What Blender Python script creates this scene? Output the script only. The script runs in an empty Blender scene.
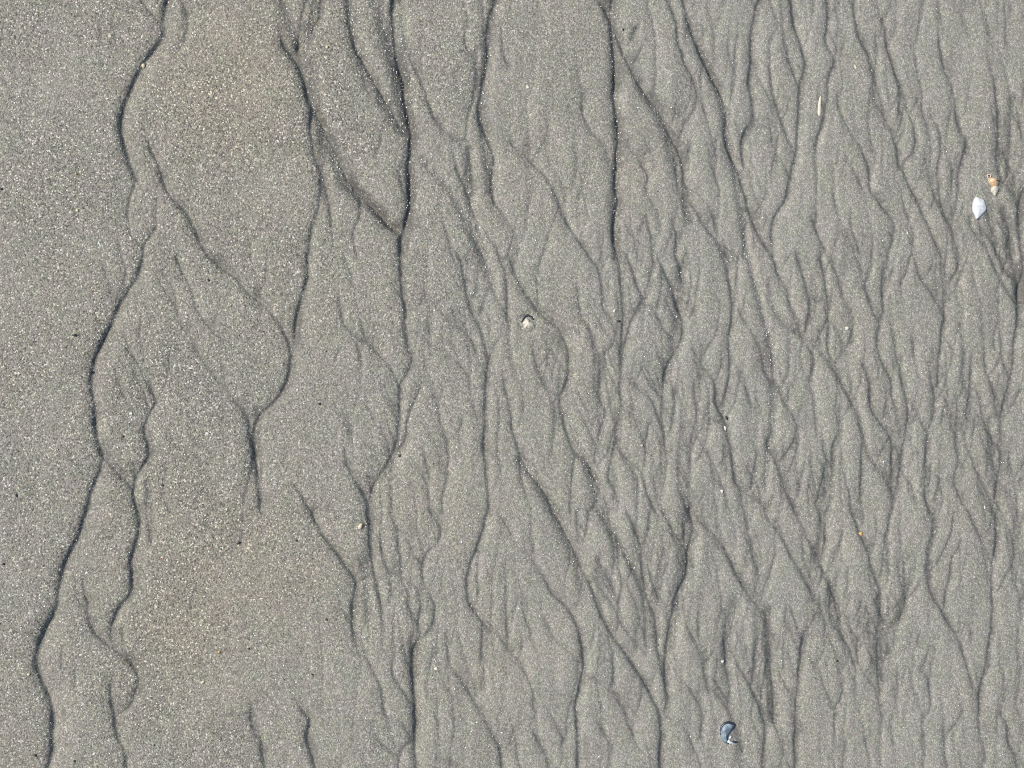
import bpy, math, random
import numpy as np

# ------------------------------------------------------------------ camera, sky, sun, exposure
MM = 0.001                       # one picture pixel is about one millimetre of beach


def wx(px): return (px - 512.0) * MM
def wy(py): return (384.0 - py) * MM


scene = bpy.context.scene
col = scene.collection
cam_d = bpy.data.cameras.new('camera')
cam = bpy.data.objects.new('camera', cam_d)
col.objects.link(cam)
CAM_H = 1.5
cam.location = (0.0, 0.0, CAM_H)
cam.rotation_euler = (0, 0, 0)
cam_d.sensor_width = 36.0
cam_d.lens = 36.0 * CAM_H / 1.024
cam_d.clip_start = 0.02
cam_d.clip_end = 2000.0
scene.camera = cam

SUN_EL = math.radians(50.0)
SUN_DIR = math.radians(163.0)    # where the sun stands, counter-clockwise from +X (upper left of the picture)
world = bpy.data.worlds.new('World')
scene.world = world
world.use_nodes = True
wn = world.node_tree.nodes
bg = wn['Background']
sky = wn.new('ShaderNodeTexSky')
sky.sky_type = 'NISHITA'
sky.sun_disc = False
sky.sun_elevation = SUN_EL
sky.sun_rotation = math.pi / 2 - SUN_DIR
world.node_tree.links.new(sky.outputs['Color'], bg.inputs['Color'])
bg.inputs['Strength'].default_value = 0.09
sl = bpy.data.lights.new('sun', 'SUN')
sl.energy = 3.3
sl.angle = math.radians(0.53)
sl.color = (1.0, 0.94, 0.85)
sun = bpy.data.objects.new('sun', sl)
col.objects.link(sun)
sun.rotation_euler = (math.pi / 2 - SUN_EL, 0, SUN_DIR + math.pi / 2)
sun.location = (-2, 1, 3)
scene.view_settings.view_transform = 'Standard'
scene.view_settings.look = 'None'
scene.view_settings.gamma = 1.0
scene.view_settings.use_curve_mapping = False
scene.view_settings.exposure = 0.65
scene.render.engine = 'CYCLES'
scene.cycles.filter_width = 1.05
scene.cycles.use_denoising = False

rng = np.random.default_rng(7)
random.seed(11)

# ------------------------------------------------------------------ the rills, traced from nine by nine patches of beach
# each line:  depth  mineral-and-shade  floor-width : x,y x,y ...   (patch coordinates, three to the millimetre)
RILLS = {
(0, 0): """
2.6 .9 16: 500,0 488,60 492,95 478,125 440,175 410,225 385,280 365,340 360,390 372,440 390,500 408,540
1.2 .5 6: 545,0 560,50 562,90 545,135 525,165
.8 .5 4: 425,0 440,25 475,60 490,90
.8 .2 4: 404,550 385,620 385,680 400,715 430,740
1.0 .2 4: 470,555 468,640 468,680 445,720 430,740 428,770
2.2 .6 8: 432,370 440,420 460,465 478,510 495,560 520,600 555,635 580,680 600,730 625,770
.5 .1 3: 465,350 475,420 490,450
.6 .2 3: 355,690 360,770
.4 .3 3: 335,50 345,120 348,180
.4 .1 3: 300,60 305,150
""",
(0, 256): """
2.6 .8 16: 430,-2 415,50 385,100 360,140 340,190 315,240 292,290 275,345 272,390 280,440 285,500 292,560 308,610
.7 .2 3: 368,0 378,50 372,90 360,140
.5 .1 4: 375,170 375,230 385,270 410,320 440,370
.6 .1 4: 340,340 360,390 378,430 390,470
.6 .1 4: 425,170 420,240 430,290
2.1 .9 8: 437,375 460,410 465,440 445,480 432,520 440,560 445,600 425,635 405,670 400,710 410,770
.6 .1 4: 400,320 410,370 440,430 440,470
2.6 .9 14: 308,608 295,650 275,700 258,770
1.9 .8 7: 310,610 340,640 370,670 395,700
.8 .4 4: 400,610 402,670
.9 .2 4: 465,20 500,70 525,110 527,155
1.2 .3 5: 530,0 545,50 575,100 590,160 620,205 660,245 685,280
2.0 .6 8: 623,-2 670,40 710,70 740,110 770,130
.4 .1 4: 530,155 540,200 600,300 650,370 700,430
1.9 1.2 6: 700,430 730,470 745,500 755,560 762,620
.6 .2 4: 480,710 510,770
""",
(256, 0): """
1.2 .8 5: 150,0 135,60 125,120 118,170
1.5 .9 6: 195,0 190,50 170,90 150,140 130,170
2.4 1.8 8: 60,50 80,130 100,160 120,190 138,230 150,280 165,320 195,370 215,410 240,460 265,520 290,560 325,590 365,640 400,680 432,698
2.0 .8 6: 165,330 165,400 175,470 195,520 210,570 220,620 225,680 232,740
1.7 .6 6: 195,530 188,620 168,680 155,772
1.8 1.3 7: 275,0 278,60 292,115 300,150 320,180 345,230 375,280 395,310 420,360 440,400
.8 .4 4: 310,200 325,250 345,300
2.8 2.2 8: 410,0 410,60 415,130 425,190 440,240 445,300 455,350 465,400 462,450 455,500 460,560 462,620 450,660 435,710 432,770
1.8 1.0 6: 435,0 440,60 450,130 470,190 490,230 510,280 530,340 555,380 590,415 625,435
.6 .2 4: 390,340 380,400 365,450 350,520
.7 .3 4: 440,470 430,520 445,590
1.2 .9 16: 720,0 700,50 690,110 695,160 680,250 665,330 680,390 700,430 715,480 705,540 710,590 725,620
1.0 .7 5: 655,150 660,200 655,280 635,350 630,420 640,460 650,560 645,610 665,660 690,700 720,740 730,770
.5 .2 3: 625,60 630,130 660,175
.7 .3 4: 735,60 740,150 760,200
.8 .3 4: 480,400 500,470 540,510 580,560 610,600
1.0 .6 4: 540,640 570,690 590,770
.7 .7 5: 585,440 600,500 625,560 640,600
.7 .2 4: 310,590 310,650 290,700 305,770
.7 .3 4: 660,660 680,770
.6 .2 4: 725,620 750,660 770,690
""",
(256, 256): """
2.2 1.1 8: 155,-4 155,60 140,110 125,170 115,240 105,300 95,370 70,420 30,460 2,490
2.0 .6 7: -2,120 40,165 75,210 95,250 102,290
.9 .6 4: 75,448 40,466 10,486
1.7 .8 9: 5,485 -8,530 -5,600 10,700 14,764
.2 .1 8: -8,560 -14,640 -34,720 -42,790
.2 .1 7: 2,560 16,630 30,700
.8 .2 4: 265,0 285,50 285,100
1.4 .4 5: 232,85 250,130 260,190 280,220 305,250 345,270 380,305 410,345 430,385
1.6 .5 6: 440,210 455,270 468,310 455,350 435,385 432,450 428,500 425,550 400,610 370,660 345,710 335,745
1.0 .3 5: 490,330 495,380 480,430 455,490 450,550 420,590
.6 .1 4: 265,260 240,300 232,330
.5 .1 4: 300,260 315,310 310,360
.9 .2 4: 330,430 345,470 358,500
.5 .1 3: 290,490 285,540
1.8 .6 6: 268,545 268,610 290,660 315,700 335,745
1.8 .9 7: 432,-4 435,60 440,120 450,165 448,215 455,270
.5 .2 4: 505,120 485,155 452,172
1.2 .3 5: 490,80 520,130 560,170 600,210 640,240 665,290
1.4 .6 6: 600,0 620,30 630,110 650,170 675,220 690,280 695,310
.9 .4 4: 632,0 635,60 632,110
1.2 .7 5: 730,0 745,50 755,130 755,200
1.9 .6 7: 760,215 725,255 705,295 695,330 690,400 688,480 685,560 690,640 695,700 698,770
.8 .2 4: 500,240 560,290 600,310 640,360 665,410
1.0 .4 4: 735,310 745,380 760,450 772,515
.6 .2 4: 720,400 730,480 725,580 740,690
.9 .2 4: 545,430 555,500 575,570 575,650 560,720 560,770
.8 .2 4: 620,480 610,540 620,600 640,640
.5 .1 3: 580,590 610,620
.9 .3 4: 455,625 490,650 515,690 522,770
.7 .2 4: 495,570 515,640 520,680
1.6 .6 6: 110,680 140,720 167,770
1.4 .5 5: 335,740 335,770
1.0 .3 4: 370,690 380,770
""",
(512, 0): """
2.0 1.3 8: 260,0 285,40 300,70 320,120 340,170 365,225 400,275 440,330 470,390 495,440 515,500 525,560 550,630 590,690 630,740 645,770
2.3 1.9 8: 300,0 295,60 302,120 310,190 308,250 305,290 315,350 320,410 315,480 310,540 318,600 310,640 304,690 308,730 318,770
1.1 .5 5: 318,600 330,640 350,690 390,730 430,755
.9 .3 4: 190,150 200,210 212,290 215,350 240,395 270,430 290,470 285,540
.6 .7 5: 375,80 355,120 350,150
1.5 .6 6: 465,0 490,50 500,120 515,180 545,240 555,290 545,330 515,380 498,430
2.0 1.0 9: 515,0 528,60 545,110 570,170 600,230 635,290 645,350 640,400 655,460 680,510 700,580 715,640 740,700 770,748
.7 .4 4: 565,60 575,100 570,160
.8 .3 4: 570,200 568,280 580,340 600,400
.9 .4 4: 680,60 675,130 665,200 660,280 655,340
1.6 .7 8: 740,0 725,60 718,130 720,190 712,250 720,310 722,360 700,395 690,440 695,500
.8 .4 4: 725,180 745,240 770,290
.9 .8 6: 345,430 380,480 410,530 405,570 440,640 450,700
1.0 .7 5: 480,660 495,710 490,770
1.0 .4 4: 400,640 415,690 420,730
.7 .3 4: 540,540 560,580 600,640 610,690
.5 .2 3: 500,330 520,360
1.5 .5 5: -2,430 50,475 100,530 130,580 155,640 185,700 220,750 235,770
.6 .2 4: 580,420 600,500 620,560 630,620
.6 .2 4: 710,500 725,570 750,620
.7 .3 4: 540,400 530,480 535,520
.6 .3 4: 700,620 700,680 695,770
.6 .5 5: 400,430 420,470
""",
(768, 0): """
.9 .4 4: 40,40 50,130 70,200 90,250 95,280
1.7 .7 5: 72,0 80,70 100,130 112,190 100,250 95,320 92,390 85,460 65,540 55,600 20,655 12,700 18,770
.8 .3 4: 5,200 20,300 45,370 65,430
.7 .3 4: 35,400 20,470 8,530
1.1 .4 4: 180,0 180,80 175,120 200,180 185,230 180,290 165,360 150,420 140,460
.6 .2 4: 182,90 205,140 203,175
1.0 .5 4: 210,280 220,340 250,400 285,450 305,510 310,570 345,620 378,670 375,720 360,770
1.3 .5 5: 260,0 262,50 275,110 300,160 315,220 320,290 350,350 375,400 390,450 395,500 408,515
1.0 .4 4: 325,100 330,170 322,220 340,300 360,350
1.5 .5 5: 345,50 355,120 375,190 400,260 420,330 440,380 443,430 435,460 415,480 410,510 430,560 455,610 480,670 510,740 520,770
.9 .3 4: 408,330 400,370 385,415
1.1 .5 5: 515,115 530,200 560,290 570,360 595,420 590,460 575,510 575,570 560,640 555,690 570,740 575,770
1.1 .5 5: 487,300 490,340 515,390 520,450 512,520 520,590 530,640 555,690
1.4 .8 5: 655,150 680,250 690,330 692,420 690,490 705,545
.7 .9 8: 705,450 730,500 745,540
1.0 .6 5: 605,650 620,700 660,750
1.2 1.1 5: 705,640 725,680 740,770
1.5 1.5 7: 768,570 755,640 760,700 768,770
.8 .8 5: 640,680 680,730 690,770
.7 .3 4: 250,610 250,680 280,770
.8 .5 4: 130,650 160,720 190,770
.7 .3 4: 230,470 280,550 300,600
.6 .2 4: 190,560 210,640
.8 .4 4: 400,560 410,620 430,680 440,740
.7 .4 4: 555,500 552,600 556,680
.6 .4 4: 750,330 765,420
""",
(512, 256): """
1.7 .6 6: -2,15 25,85 60,140 100,185 140,220 165,270 172,330 165,380 145,425 150,470 165,530 190,590 225,620 250,670 275,720 290,770
.9 .5 5: 60,240 65,300 85,360 110,400 145,430
1.0 .5 5: 230,0 260,40 270,100 275,160 300,190
.8 .3 4: 290,0 270,40
1.7 .9 6: 318,-2 325,60 331,110 333,200 326,300
1.1 .4 4: 200,130 210,180 235,220 245,260 265,300 265,380 265,430 280,470 265,530 250,590 250,640
1.3 .5 5: 345,0 365,50 390,120 430,170 460,220 485,250
1.6 .5 6: 390,130 360,190 345,250 330,310 325,380 328,440 315,510 320,570 350,610 390,650 405,700 430,770
1.5 .8 8: 435,0 465,60 490,130 515,200 510,250 485,300 460,350 455,400 450,470 460,560 475,600
.8 .6 5: 520,0 510,60 535,110 520,170
.8 .3 4: 280,280 275,350
1.2 .5 5: 345,360 380,400 420,430 440,480 460,560 470,590
1.0 .4 4: 475,370 490,430 485,490 470,550
.8 .3 4: 400,330 430,390 445,440
1.0 .3 4: 415,500 405,560 395,650
.8 .4 4: 180,420 215,490 250,560 270,600
1.0 .5 5: 325,480 310,560 290,660 310,700 320,740
1.7 .8 6: 580,250 570,320 610,380 612,440 640,490 650,550 665,620 670,680 710,715 740,735 770,765
1.2 .5 5: 635,0 650,60 660,130 660,190 650,250 655,310 650,380 635,440 630,470
.7 .3 4: 680,0 675,70 665,150
1.1 .5 5: 675,150 710,210 740,270 755,330 770,370
.8 .3 4: 670,320 695,370 715,430 750,480
.8 .5 4: 545,380 555,470 540,560 535,660
.9 .4 4: 580,580 610,630 635,700 655,770
.9 .7 5: 735,560 730,640 715,710
.6 .2 4: 520,500 525,580
1.5 .5 6: -2,500 20,580 45,640 85,690 110,730 120,770
.6 .2 4: 60,600 80,680
.9 .3 4: 190,600 180,680 175,770
.9 .5 4: 525,670 545,730 555,770
.8 .4 4: 600,490 640,510
.8 .4 4: 440,640 430,700 450,768
""",
(768, 256): """
1.3 .6 5: 20,170 60,215 110,245 150,280 190,330 215,360 240,420 270,475 290,525 300,580 330,630 370,680 375,720
1.0 .5 4: 160,0 170,60 180,130 185,200 180,270 200,330
.6 .3 4: 190,0 210,60 225,120
1.3 .5 5: 265,80 250,130 255,220 240,270 210,310 205,330
.6 .2 4: 110,90 140,130 165,140
1.3 .5 5: 350,20 345,100 345,170 330,230 330,280 350,330 372,370 372,420
.7 .2 4: 380,30 365,80 345,120
.7 .3 4: 430,0 415,50 400,80 402,140
1.5 .6 5: 575,-2 570,40 545,90 535,140 530,200 520,260 515,330 512,390
.8 .4 4: 450,50 490,110 525,160
.8 .4 4: 520,20 528,100 530,150
1.3 .7 5: 400,300 400,360 415,420 422,480 410,560 400,640 385,720
1.1 .9 5: 280,320 305,370 310,450 340,500 370,550 375,640 380,730
.8 .7 5: 285,560 280,650 280,740
.9 .4 4: 400,650 430,680 445,750
1.4 .9 5: 500,390 500,450 485,520 475,590 472,680 475,730 490,770
.9 .5 4: 450,460 465,510 482,535
.6 .3 4: 530,450 520,500
1.1 .6 5: 610,260 610,340 605,420 595,480
1.0 .5 5: 570,420 565,550 570,620 560,680 590,750
1.2 .5 4: 610,600 630,650 660,710 680,750
1.1 .5 5: 640,420 645,470 660,520 690,560 700,590
.9 .4 4: 700,240 705,300 720,350 735,370
1.2 1.1 6: 665,0 690,50 715,95 745,140
1.6 1.2 7: 772,0 768,50 755,120 750,200 740,250 735,330 720,400 705,460 700,520 702,600 690,700 680,750 678,772
1.0 .5 5: 725,590 735,660 750,730 752,772
.7 .3 4: 660,550 680,620 690,660
1.1 .7 5: 20,370 50,430 80,490 90,540 85,620
.6 .2 4: 65,390 60,450
1.3 .8 6: -2,560 25,620 50,690 75,750 85,772
.9 .5 4: 215,440 215,520 195,580 195,660 185,770
1.0 .9 6: 175,620 160,690 145,750
.7 .3 4: 225,630 240,700 250,770
.5 .2 4: 355,430 350,500
.7 .5 4: 85,0 110,70 125,150 115,230 140,270
.6 .3 4: 0,70 20,170
.5 .2 4: 290,100 340,180
.6 .2 4: 430,230 440,310
.8 .5 4: 15,0 35,60 60,110
.8 .5 4: 650,300 665,370 690,430
""",
(0, 512): """
2.8 .9 22: 258,-4 235,70 195,150 178,220 165,290 135,350 115,400 107,450 118,500 140,545 155,600 155,680 152,730 140,770
2.4 1.0 9: 412,-4 415,60 395,140 395,200 390,245 360,285 335,340 330,385 345,420 385,445 408,480 414,520
1.7 .5 7: 255,150 248,210 258,270 265,330 290,370 330,405
.7 .2 4: 220,200 230,260 250,285
2.2 .8 10: 350,470 335,500 332,560 345,620 350,670 372,710 380,770
1.6 .7 6: 412,520 390,580 355,610
.7 .3 5: 365,330 368,380 375,420
.4 .1 4: 180,350 185,450 190,520
.4 .1 4: 220,440 225,510 215,540
.7 .2 4: 185,580 195,640
.5 .2 4: 430,0 450,50 470,90
2.0 .7 6: 750,560 752,620 768,680
.6 .3 4: 730,50 720,120
.7 .3 4: 375,710 410,768
""",
(256, 512): """
2.0 .8 6: 165,-2 190,50 225,100 260,145 285,185 300,220 290,270 290,340 300,400 315,440
1.8 .5 8: 335,-2 340,60 345,120 355,190 365,230 375,290 378,370
1.3 .3 5: 380,0 375,60 380,130 400,180 440,200 480,235 495,280 487,330 490,370
1.0 .2 4: 425,50 430,120 440,190
1.3 .4 5: 522,0 545,30 555,60 550,90 510,130 500,180 510,230 535,280 530,340 500,380
2.0 .6 14: 490,380 470,430 470,500 475,570 478,640 474,700 482,770
1.0 .3 4: 300,220 330,200 355,205
1.0 .3 4: 315,330 320,400 350,470 375,530 385,590 400,620 440,640 462,680
.8 .2 4: 420,390 410,480 450,550 470,580
1.0 .3 4: 340,630 370,690 410,725 430,740
1.2 .3 5: 470,690 440,710 430,740 430,770
2.2 .7 7: 110,540 135,590 160,630 152,680 165,720 175,770
2.0 .7 6: -14,600 0,640 15,690 25,770
1.5 .5 6: 695,-2 680,60 655,130 632,210 635,265 660,300 690,340 720,370 770,418
.9 .3 5: 670,100 665,220 675,290
.9 .3 4: 745,150 750,250 755,380
.8 .3 4: 720,0 745,30 770,70
.7 .2 4: 680,330 675,450
1.5 .4 7: 570,340 575,400 585,460 620,510 650,560 680,600 700,650 730,710 740,770
.8 .3 4: 655,490 660,560 665,590
.7 .2 4: 540,530 545,600 550,700
.6 .2 4: 530,590 550,640
1.0 .4 5: 550,740 600,770
.7 .2 4: 440,250 480,330
""",
(512, 512): """
2.2 .8 10: 122,-4 155,50 185,110 215,180 240,230 265,300 300,370 345,430 385,490 415,540 440,600 448,650 445,770
.9 .5 6: 240,200 280,250 310,290
1.1 .5 5: 315,60 320,150 330,220 318,300 335,350 380,400 405,430
1.2 .6 6: 290,0 300,40 335,110 370,190 395,250 400,320 402,420
1.2 .6 6: 345,0 380,80 390,150 400,230 430,320 440,420 455,500
1.0 .4 5: 415,0 410,60 395,100
.9 .3 4: 410,160 430,230 460,300 470,330
2.0 .6 7: 535,-4 545,50 530,130 525,190 495,250 480,310 470,370 462,430 462,500 468,560 455,610
1.3 .4 5: 455,0 480,50 515,105
.9 .4 4: 515,20 518,100
1.6 .8 8: 550,15 600,60 640,110 670,170 700,230 740,285 770,315
1.1 .4 4: 680,50 710,90 740,150 745,250
.8 .4 4: 230,0 225,60 205,110
.8 .4 4: 195,0 200,100
1.7 .5 5: 30,110 80,170 120,240 170,290 195,340 210,400 215,460 205,530 192,580 195,650 200,770
.9 .3 4: 100,320 130,380 180,430 205,460
1.1 .4 5: 215,490 270,520 310,550 345,610 370,680 390,750
1.0 .3 4: 305,420 305,500 290,540
1.0 .3 5: 0,420 30,460 60,530 65,590
.5 .1 4: 50,330 60,390
1.1 .3 5: 45,630 80,690 105,740 110,770
.8 .3 4: 100,580 140,650 160,690
.9 .5 5: 230,600 280,670 310,730
1.0 .5 5: 520,260 525,340 555,400 575,470 590,540
1.1 .4 4: 560,250 560,350 572,430 580,500
.9 .5 5: 490,480 540,540 570,600 565,680
1.0 .6 5: 600,530 640,580 670,640 690,720
1.1 .9 6: 650,390 680,460 710,510 740,580 760,640
1.0 1.0 6: 640,380 645,470 655,540 650,580
.8 .7 5: 730,390 725,450 720,510
1.0 .7 5: 765,460 750,560 760,650 750,770
.8 .5 5: 510,630 540,690 570,770
.6 .3 4: 730,50 745,120 747,170
.7 .7 6: 605,500 640,560 650,580
.8 .3 4: 175,640 150,700
""",
(768, 512): """
1.2 1.0 6: 0,330 15,400 12,470 20,560 20,640
1.8 .9 5: 110,360 100,440 92,510 85,570 82,640 85,770
.9 .5 4: 30,480 60,530 82,560
1.1 .6 6: 0,20 40,70 75,140 110,200 135,250
1.6 1.1 6: 175,0 175,80 165,130 170,180 200,250 225,300 250,350 275,390
1.0 .9 6: 170,180 150,230 135,270
.9 .7 5: 100,30 130,100 160,150
.8 .4 4: 135,110 130,190 140,250
1.4 1.0 5: 250,0 280,70 300,120 315,170 335,225 345,260 345,310 375,350
.9 .6 5: 355,60 345,150 340,220
1.1 1.0 6: 410,130 412,220 415,280 395,330
1.4 .7 5: 500,0 495,80 480,140 480,200 495,250 520,290 535,320 560,360 580,400 600,470 615,540
1.2 .4 5: 555,100 550,180 535,250 528,300
.9 .3 4: 600,0 640,80 665,140
1.4 .6 5: 685,0 690,80 675,170 675,280 672,360 655,450 640,540 635,620 635,690
1.1 .5 5: 750,0 740,90 740,170 770,220
.8 .4 4: 710,20 735,80 740,150
.9 .8 5: 215,280 245,360 270,420
1.0 .7 5: 190,250 190,320 240,400 265,480
1.3 1.2 6: 330,350 330,440 335,540
1.1 .7 5: 270,390 275,460 310,510 335,545
.8 .4 4: 300,340 325,380
.8 .5 4: 460,350 435,430
.9 .3 5: 440,450 480,500 490,560 490,620
.6 .2 4: 390,460 390,560
.8 .4 4: 145,440 165,510 185,560
.8 .4 4: 210,450 225,540 205,590
.7 .2 4: 530,600 530,700 535,770
1.2 .4 6: 700,600 720,640 725,690 750,740 770,760
.7 .4 4: 290,670 300,720
.5 .2 4: 365,620 380,700
.5 .2 4: 470,660 470,740
""",
}
# the beach just outside the frame: some more rills, so that it carries on past the edges
OUTSIDE = []
for k in range(90):
    side = k % 4
    if side == 0: x, y, n = rng.uniform(-280, 1300), -290, 5
    elif side == 1: x, y, n = rng.uniform(-100, 1300), 775, 5
    elif side == 2: x, y, n = rng.uniform(1035, 1310), rng.uniform(-250, 800), 6
    else: x, y, n = rng.uniform(-280, -15), rng.uniform(-250, 800), 6
    p = [(x, y)]
    for i in range(n):
        x += rng.uniform(-24, 26); y += 52
        p.append((x, y))
    if side == 0: p = [(a_, b_) for a_, b_ in p if b_ < -12]
    if side == 3: p = [(min(a_, -14), b_) for a_, b_ in p]
    OUTSIDE.append((rng.uniform(.7, 1.9), rng.uniform(.3, 1.0), rng.uniform(4, 8), p))


def parse():
    out = []
    for (ox, oy), txt in RILLS.items():
        for ln in txt.strip().splitlines():
            a, b = ln.split(':')
            w, d, f = map(float, a.split())
            pts = [tuple(map(float, q.split(','))) for q in b.split()]
            s0 = not (min(pts[0]) < 8 or max(pts[0]) > 760)
            e0 = not (min(pts[-1]) < 8 or max(pts[-1]) > 750)
            out.append((w, d, f, [(ox + x / 3, oy + y / 3) for x, y in pts], s0, e0))
    for w, d, f, p in OUTSIDE: out.append((w, d, f, p, True, True))
    fans = [(735, 600, 45), (770, 660, 40), (830, 490, 45), (842, 600, 40), (892, 605, 35), (1008, 245, 50), (992, 430, 40), (640, 590, 40), (836, 335, 40),
            (960, 290, 40), (700, 470, 35), (600, 400, 45), (1000, 500, 35), (860, 660, 45), (560, 370, 35), (690, 590, 40), (470, 300, 40), (205, 315, 50), (140, 390, 40), (400, 400, 60), (410, 600, 50), (610, 330, 40), (930, 470, 30), (730, 430, 40)]

    def fan(X, Y): return .3 + 1.5 * min(1, sum(math.exp(-((X - a) ** 2 + (Y - b) ** 2) / (c * c)) for a, b, c in fans)) if 0 < X < 1024 and 0 < Y < 768 else .7

    # short feeder rills that run into the traced ones, thick on the right
    feed = []
    for w, d, f, p, s0, e0 in out:
        q = catmull(p, 3.0)
        for k in range(len(q)):
            X, Y = q[k]
            dens = max(0, min(1, (X - 300 + (Y - 400) * .25) / 380), .55 * math.exp(-((X - 205) ** 2 + (Y - 315) ** 2) / 2500), .4 * math.exp(-((X - 140) ** 2 + (Y - 390) ** 2) / 1600))
            if rng.random() > (.13 * dens + .003) * fan(X, Y): continue
            sd = rng.choice([-1, 1]); n = int(rng.integers(2, 5)); L = rng.uniform(6, 17)
            pts = [(X, Y)]; x, y, sl = X, Y, sd * rng.uniform(.25, .75)
            for _ in range(n):
                x += sl * L; y -= L; sl = sl * rng.uniform(.3, .9) + rng.normal(-.05, .1)
                pts.append((x, y))
            feed.append((rng.uniform(-.2, .4), rng.uniform(-.25, .42) + .18 * d, rng.uniform(3, 5), pts[::-1], True, False))
    # thin parallel threads of water between them
    k = 0
    while k < 760:
        x, y = rng.uniform(150, 1310), rng.uniform(-290, 1050)
        dens = max(0, min(1, (x - 330 + (y - 400) * .3) / 420))
        if rng.random() > (.04 + dens) * fan(x, y): continue
        k += 1
        sl = rng.normal(.05, .16); p = [(x, y)]
        for _ in range(int(rng.integers(3, 9))):
            sl = .55 * sl + rng.normal(.03, .16); L = rng.uniform(9, 19)
            x += sl * L; y += L; p.append((x, y))
        feed.append((rng.uniform(-.45, .2), rng.uniform(-.4, .1), rng.uniform(3, 6), p, True, True))
    return out + feed


# ------------------------------------------------------------------ height and grain maps of the sand (in millimetres)
X0, Y0, X1, Y1, RES = -300, -300, 1324, 1068, 2          # map extent in mm, samples per mm
W, H = (X1 - X0) * RES, (Y1 - Y0) * RES


def blur(a, s):
    """separable gaussian by repeated box sums"""
    if s <= 0: return a
    r = max(1, int(round(math.sqrt(s * s * 12 / 3 + 1) / 2)))
    for ax in (0, 1):
        for _ in range(3):
            pad = [(0, 0), (0, 0)]; pad[ax] = (r + 1, r)
            c = np.cumsum(np.pad(a, pad, mode='edge'), axis=ax, dtype=np.float64)
            n = a.shape[ax]
            hi = np.take(c, range(2 * r + 1, 2 * r + 1 + n), axis=ax)
            lo = np.take(c, range(0, n), axis=ax)
            a = ((hi - lo) / (2 * r + 1)).astype(np.float32)
    return a


def lattice(sx, sy, shape):
    """smooth random field with features of sx by sy samples, unit spread"""
    h, w = shape
    gh, gw = int(h / sy) + 4, int(w / sx) + 4
    g = rng.standard_normal((gh, gw)).astype(np.float32)
    y = np.arange(h) / sy; x = np.arange(w) / sx
    iy = y.astype(int); fy = y - iy; fy = (fy * fy * (3 - 2 * fy))[:, None].astype(np.float32)
    ix = x.astype(int); fx = x - ix; fx = (fx * fx * (3 - 2 * fx)).astype(np.float32)
    r = g[:, ix] * (1 - fx) + g[:, ix + 1] * fx
    return r[iy] * (1 - fy) + r[iy + 1] * fy


def catmull(p, step=1.2):
    p = np.array(p, float)
    p = np.vstack([2 * p[0] - p[1], p, 2 * p[-1] - p[-2]])
    out = []
    for i in range(1, len(p) - 2):
        a, b, c, d = p[i - 1:i + 3]
        n = max(2, int(np.hypot(*(c - b)) / step))
        t = np.linspace(0, 1, n, endpoint=False)[:, None]
        out.append(.5 * (2 * b + (c - a) * t + (2 * a - 5 * b + 4 * c - d) * t * t + (3 * b - a - 3 * c + d) * t ** 3))
    out.append(p[-2][None])
    return np.vstack(out)


hgt = np.zeros((H, W), np.float32)
mineral_shade = np.zeros((H, W), np.float32)
floorm = np.zeros((H, W), np.float32)
lines = parse()
ends = [np.array(l[3]) for l in lines]
dense = [catmull(l[3], 3.0) for l in lines]
allpts = np.vstack(dense); owner = np.repeat(np.arange(len(dense)), [len(d_) for d_ in dense])


def joins(i, pt):
    """does this end of a rill run into another rill?"""
    m_ = (np.abs(allpts[:, 0] - pt[0]) < 4.5) & (np.abs(allpts[:, 1] - pt[1]) < 4.5) & (owner != i)
    return bool(m_.any())


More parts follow.
